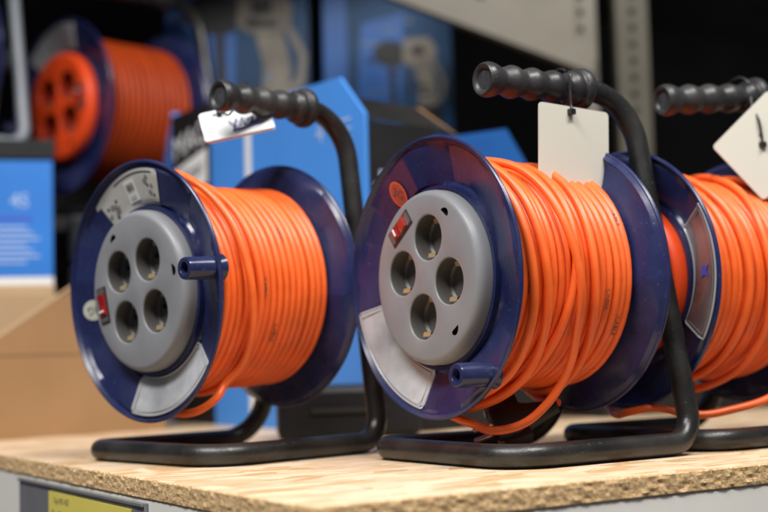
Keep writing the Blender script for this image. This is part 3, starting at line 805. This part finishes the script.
mb.build('print', [PALE, INK_B], bx, smooth=False, fix=False)
ds = carton('dark_case', 'stack of dark cases beside the small blue box', 'case', (-.505, 2.12, 0), .2)
mb = MB()
for k in range(4): mb.box(.0, .12, 0, .15, .002 + k * .085, .08 + k * .085)
mb.build('body', BLACK_C, ds, smooth=False, bevel=.006)

# tall blue carton behind the left reel; its two faces follow the gondola
FAR = BYAW
def blue_tall():
    # local frame: x runs back along the aisle face (towards -e), y to the right along the gondola
    K = Vector((-.02, 1.62, 0))
    ex = Vector((-.56, .83, 0)).normalized(); yaw = math.atan2(ex.y, ex.x)
    b = carton('blue_carton', 'tall blue carton with white stripe standing behind the left reel', 'box', K, yaw)
    # in this frame +x = along the face (away), +y = to the left of that = away from the viewer's right ... body lies at -y
    mb = MB()
    mb.add([(0, 0, 0), (.42, 0, 0), (.42, 0, .462), (.055, 0, .450), (0, 0, .395),
            (0, -.005, 0), (.42, -.005, 0), (.42, -.005, .462), (.055, -.005, .450), (0, -.005, .395)],
           [(0, 1, 2, 3, 4), (9, 8, 7, 6, 5), (0, 5, 6, 1), (1, 6, 7, 2), (2, 7, 8, 3), (3, 8, 9, 4), (4, 9, 5, 0)])
    mb.build('front_face', BLUE, b, smooth=False)
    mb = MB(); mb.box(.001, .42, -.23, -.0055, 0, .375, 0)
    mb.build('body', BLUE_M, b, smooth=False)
    mb = MB(); mb.box(-.0012, .001, -.105, -.0055, .20, .385, 0); mb.build('black_panel', BLACK_C, b, smooth=False)
    mb = MB(); mb.box(-.0012, .001, -.229, -.0055, 0, .10, 0)
    mb.build('black_band', BLACK_C, b, smooth=False)
    mb = MB(); mb.add([(-.0018, -.02, .325), (-.0018, -.1, .318), (-.0018, -.1, .31), (-.0018, -.02, .315)], [(0, 1, 2, 3)])
    mb.add([(-.0018, -.012, .31), (-.0018, -.05, .28), (-.0018, -.05, .27), (-.0018, -.012, .30)], [(0, 1, 2, 3)])
    mb.build('white_chevron', PALE, b, smooth=False, fix=False)
    mb = MB(); mb.add([(0, -.006, .39), (.045, -.006, .425), (.10, -.15, .432), (.02, -.15, .385)], [(0, 1, 2, 3)]); 
    mb.add([(.10, -.15, .432), (.02, -.15, .385), (.018, -.160, .380), (.10, -.160, .430)], [(0, 1, 2, 3)], 1)
    mb.build('top_flap', [BLACK_C, KRAFT], b, smooth=False, fix=False)
    mb = MB(); mb.box(.294, .310, .0003, .0012, .0, .44); mb.build('white_stripe', WHITE, b, smooth=False)
    mb = MB(); v, f = text_geo('4', .04); mb.add([(.105 - p.x, .0008, .385 + p.y) for p in v], f)
    mb.build('symbol', PALE, b, smooth=False, fix=False); mb = MB()
    for k in range(3): mb.box(.03, .06, .0005, .0009, .392 - k * .012, .395 - k * .012)
    mb.build('print', PALE, b, smooth=False, fix=False)
blue_tall()

def black_logo_box():
    ex = Vector((-.56, .83, 0)).normalized()
    b = carton('logo_carton', 'black and blue carton with white MAC logo behind the left reel', 'box', Vector((-.02, 1.62, 0)) + ex * .425, math.atan2(ex.y, ex.x))
    mb = MB(); mb.box(0, .132, -.2, 0, 0, .482); mb.build('body', BLACK_C, b, smooth=False)
    mb = MB(); mb.add([(.1325, -.001, 0), (.23, -.03, 0), (.23, -.03, .41), (.1325, -.001, .490), (.1325, -.2, 0), (.23, -.2, 0), (.23, -.2, .41), (.1325, -.2, .490)],
                      [(0, 1, 2, 3), (4, 7, 6, 5), (0, 3, 7, 4), (1, 5, 6, 2), (2, 6, 7, 3), (0, 4, 5, 1)])
    mb.build('chamfered_side', BLUE, b, smooth=False)
    mb = MB(); mb.add([(.006, .0012, .362), (.128, .0012, .340), (.128, .0012, .392), (.006, .0012, .416)], [(0, 1, 2, 3)])
    mb.add([(.006, .0012, .352), (.006, .0012, .328), (.066, .0012, .270), (.128, .0012, .312), (.128, .0012, .334), (.066, .0012, .296)], [(0, 1, 2, 5), (2, 3, 4, 5)])
    v, f = text_geo('MAC', .052); mb.add([(.066 - p.x * 1.05, .0012, .433 + p.y + p.x * .16) for p in v], f)
    v, f = text_geo('Allister', .034); mb.add([(.067 - p.x, .0020, .382 + p.y + p.x * .17) for p in v], f, 1)
    mb.build('logo', [WHITE, INK], b, smooth=False, fix=False)
black_logo_box()

b = carton('blue_carton', 'lower mid blue carton with cut corner behind the focused reel', 'box', (.125, 1.72, 0), BYAW)
mb = MB(); mb.prism([(-.06, 0), (.09, 0), (.09, .335), (.05, .392), (-.06, .372)], .14)
mb.build('body', BLUE_M, b, smooth=False)
mb = MB(); mb.prism([(-.058, .0), (.088, 0), (.088, .09), (-.058, .09)], .0012, 0, Matrix.Translation((0, -.0016, 0)))
mb.build('black_panel', BLACK_C, b, smooth=False)

b = carton('tool_case', 'low black tool case lying on the board behind the left reel', 'case', (-.13, 1.56, 0), .1)
mb = MB(); mb.box(0, .17, 0, .07, .0, .062); mb.build('body', BLACK_C, b, smooth=False, bevel=.008)
mb = MB(); mb.box(.04, .13, -.003, -.0002, .03, .036); mb.build('seam', DARK, b, smooth=False)

b = carton('dark_case', 'long black case added to darken the space behind the cropped right reel', 'case', (.30, 1.86, 0), BYAW)  # made-up black case, stands in for the shade behind the right reels
mb = MB(); mb.box(0, .75, 0, .16, 0, .27); mb.build('body', BLACK_C, b, smooth=False, bevel=.006)
mb = MB(); mb.box(.05, .7, -.003, -.0004, .13, .14); mb.build('seam', DARK, b, smooth=False)

# ------------------------------------------------------------------ rear shelving, dim and out of focus
rk = gondola('shelving', 'dark steel shelving bay behind the cartons with beige uprights', 'shelving', 0, 0, 0)
mb = MB(); mb.box(-.35, 2.2, 1.36, 1.97, .313, .3378); mb.build('rear_shelf', DARK, rk, smooth=False, bevel=.002)
mb = MB(); mb.box(-1.2, 5, 1.98, 2.0, -.3, 2.0); mb.build('back_panel', DARK, rk, smooth=False)
mb = MB(); mb.box(-.6, 3.2, .98, 1.97, 1.0, 1.03); mb.build('upper_shade_shelf', DARK, rk, smooth=False)  # unseen shelf overhead, added and sized to keep the background in shade
def world_part(mb): # parts given in world coordinates
    Mi = (Matrix.Translation(C0) @ Matrix.Rotation(BYAW, 4, 'Z')).inverted()
    mb.v = [tuple(Mi @ Vector(v)) for v in mb.v]; return mb
for (x0, x1, m) in ((.335, .390, METAL_B), (.425, .482, METAL_Y)):
    mb = MB(); mb.box(x0, x1, 2.33, 2.37, 0, 1.3)
    for k in range(40):
        z = .12 + k * .03; mb.box(x0 + (x1 - x0) * .42, x0 + (x1 - x0) * .58, 2.3294, 2.3299, z, z + .012, 1)
    world_part(mb).build('upright', [m, HOLE], rk, smooth=False)
mb = MB(); mb.prism([(.012, .79), (.012, .725), (.375, .575), (.375, .625)], .03, 0, Matrix.Translation((0, 2.28, 0)))
world_part(mb).build('brace', METAL_B, rk, smooth=False)
mb = MB(); mb.prism([(.19, .68), (.35, .62), (.35, .9), (.19, .9)], .02, 0, Matrix.Translation((0, 2.315, 0)))
world_part(mb).build('gusset', METAL_B, rk, smooth=False)

def drill_print(mb, cx, cz, s, w):
    """packaging print: slot 0 tan, 1 black, 2 pale, 3 mid blue"""
    def pl(p, mi, lift=0): mb.add([(cx + x * s, -.0012 - lift, cz + z * s) for x, z in p], [tuple(range(len(p)))], mi)
    rng = random.Random(int(cx * 1e4))
    mb.box(.001, w - .001, -.0008, -.0003, .0, cz - s * 1.05, 1)
    pl([(-.9, -.7), (-.2, -.95), (-.1, .9), (-.8, .7)], 3)
    pl([(-.62, .30), (-.50, .42), (-.20, .44), (-.12, .30), (-.14, .05), (-.3, -.02), (-.5, .04), (-.6, .16)], 1, .0003)
    pl([(-.36, -.02), (-.26, -.02), (-.24, -.8), (-.34, -.8)], 1, .0003)
    pl([(-.12, .46), (.30, .5), (.42, .30), (.40, .10), (.28, .0), (-.02, .02), (-.14, .1)], 0, .0004)
    pl([(.04, .02), (.32, .02), (.40, -.35), (.36, -.62), (.10, -.62), (.12, -.3)], 0, .0004)
    pl([(.32, .1), (.42, .08), (.56, -.2), (.52, -.5), (.36, -.62), (.36, -.52), (.46, -.42), (.48, -.2)], 0, .0004)
    pl([(.0, -.62), (.48, -.62), (.52, -.84), (-.02, -.84)], 1, .0004)
    pl([(.0, .34), (.2, .38), (.22, .22), (.02, .2)], 1, .0006)
    for k in range(9):
        x = rng.uniform(-.9, .2); z = rng.uniform(-.9, .8); ww = rng.uniform(.1, .35); h = rng.uniform(.03, .07)
        if cx + (x + ww) * s < w and cx + x * s > 0: pl([(x, z), (x + ww, z), (x + ww, z + h), (x, z + h)], 2 if k % 2 else 1, .0007)
for (x, y, yaw, w, cx, cz, s, lab) in ((-.40, 2.46, .12, .27, .16, .37, .19, 'dark blue carton printed with a grey power drill, upper left background'),
                                       (-.105, 2.50, .16, .25, .17, .31, .12, 'dark blue carton printed with a smaller drill, right of the bright blue strip')):
    b = carton('drill_carton', lab, 'box', (x, y, .3382), yaw, 'printed drill cartons on the rear shelf')
    mb = MB(); mb.box(0, w, 0, .16, 0, .525); mb.build('body', BLUE_D, b, smooth=False)
    if cx > .165:
        mb = MB(); mb.box(.0005, .045, -.001, -.0002, .0, .525); mb.build('blue_strip', BLUE_M, b, smooth=False)
    mb = MB(); drill_print(mb, cx, cz, s, w); mb.build('drill_picture', [TAN, BLACK_C, PALE_D, BLUE_M], b, smooth=False, fix=False)

RR = 'cable reels on the rear shelf'
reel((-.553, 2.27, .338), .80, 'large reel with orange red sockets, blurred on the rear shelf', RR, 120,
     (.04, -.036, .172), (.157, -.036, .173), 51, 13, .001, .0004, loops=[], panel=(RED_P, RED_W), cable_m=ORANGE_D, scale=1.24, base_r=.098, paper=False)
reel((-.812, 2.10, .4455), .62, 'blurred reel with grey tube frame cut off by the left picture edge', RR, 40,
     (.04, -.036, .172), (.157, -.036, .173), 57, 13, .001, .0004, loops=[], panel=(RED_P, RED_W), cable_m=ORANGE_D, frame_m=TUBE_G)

# ------------------------------------------------------------------ camera
F, H, PITCH, ROLL = 1326.32, .096, .0746, -.0276
cp, sp = cos(PITCH), sin(PITCH); r0 = Vector((1, 0, 0)); u0 = Vector((0, -sp, cp)); d0 = Vector((0, cp, sp))
rv = r0 * cos(ROLL) + u0 * sin(ROLL); uv = -r0 * sin(ROLL) + u0 * cos(ROLL)
cam = bpy.data.cameras.new('camera'); co = bpy.data.objects.new('camera', cam); COL.objects.link(co)
co.matrix_world = Matrix(((rv.x, uv.x, -d0.x, 0), (rv.y, uv.y, -d0.y, 0), (rv.z, uv.z, -d0.z, H), (0, 0, 0, 1)))
cam.sensor_width = 36; cam.lens = F * 36 / 768; cam.clip_end = 50; cam.clip_start = .01
cam.dof.use_dof = True; cam.dof.focus_distance = 1.10; cam.dof.aperture_fstop = 3.3; cam.dof.aperture_blades = 8
sc.camera = co

# ------------------------------------------------------------------ store lighting: fluorescent fittings in the aisle
def area(name, loc, target, sx, sy, power, col):
    l = bpy.data.lights.new(name, 'AREA'); l.shape = 'RECTANGLE'; l.size = sx; l.size_y = sy; l.energy = power; l.color = col
    o = bpy.data.objects.new(name, l); COL.objects.link(o); o.location = loc
    o.rotation_euler = (Vector(target) - Vector(loc)).to_track_quat('-Z', 'Y').to_euler(); return o
area('ceiling_lamp', (.75, .35, 1.95), (.1, 1.1, .1), 1.3, .35, 56, (1, .97, .93))
area('ceiling_lamp', (-.85, .05, 2.0), (-.1, 1.1, .1), 1.4, .35, 68, (1, .98, .96))
w = bpy.data.worlds.new('World'); sc.world = w; w.use_nodes = True
bg = w.node_tree.nodes['Background']; bg.inputs['Color'].default_value = (.9, .92, 1, 1); bg.inputs['Strength'].default_value = .12
sc.view_settings.view_transform = 'Standard'; sc.view_settings.look = 'None'; sc.view_settings.exposure = 0
sc.render.engine = 'CYCLES'
sc.cycles.use_denoising = True
sc.cycles.max_bounces = 8
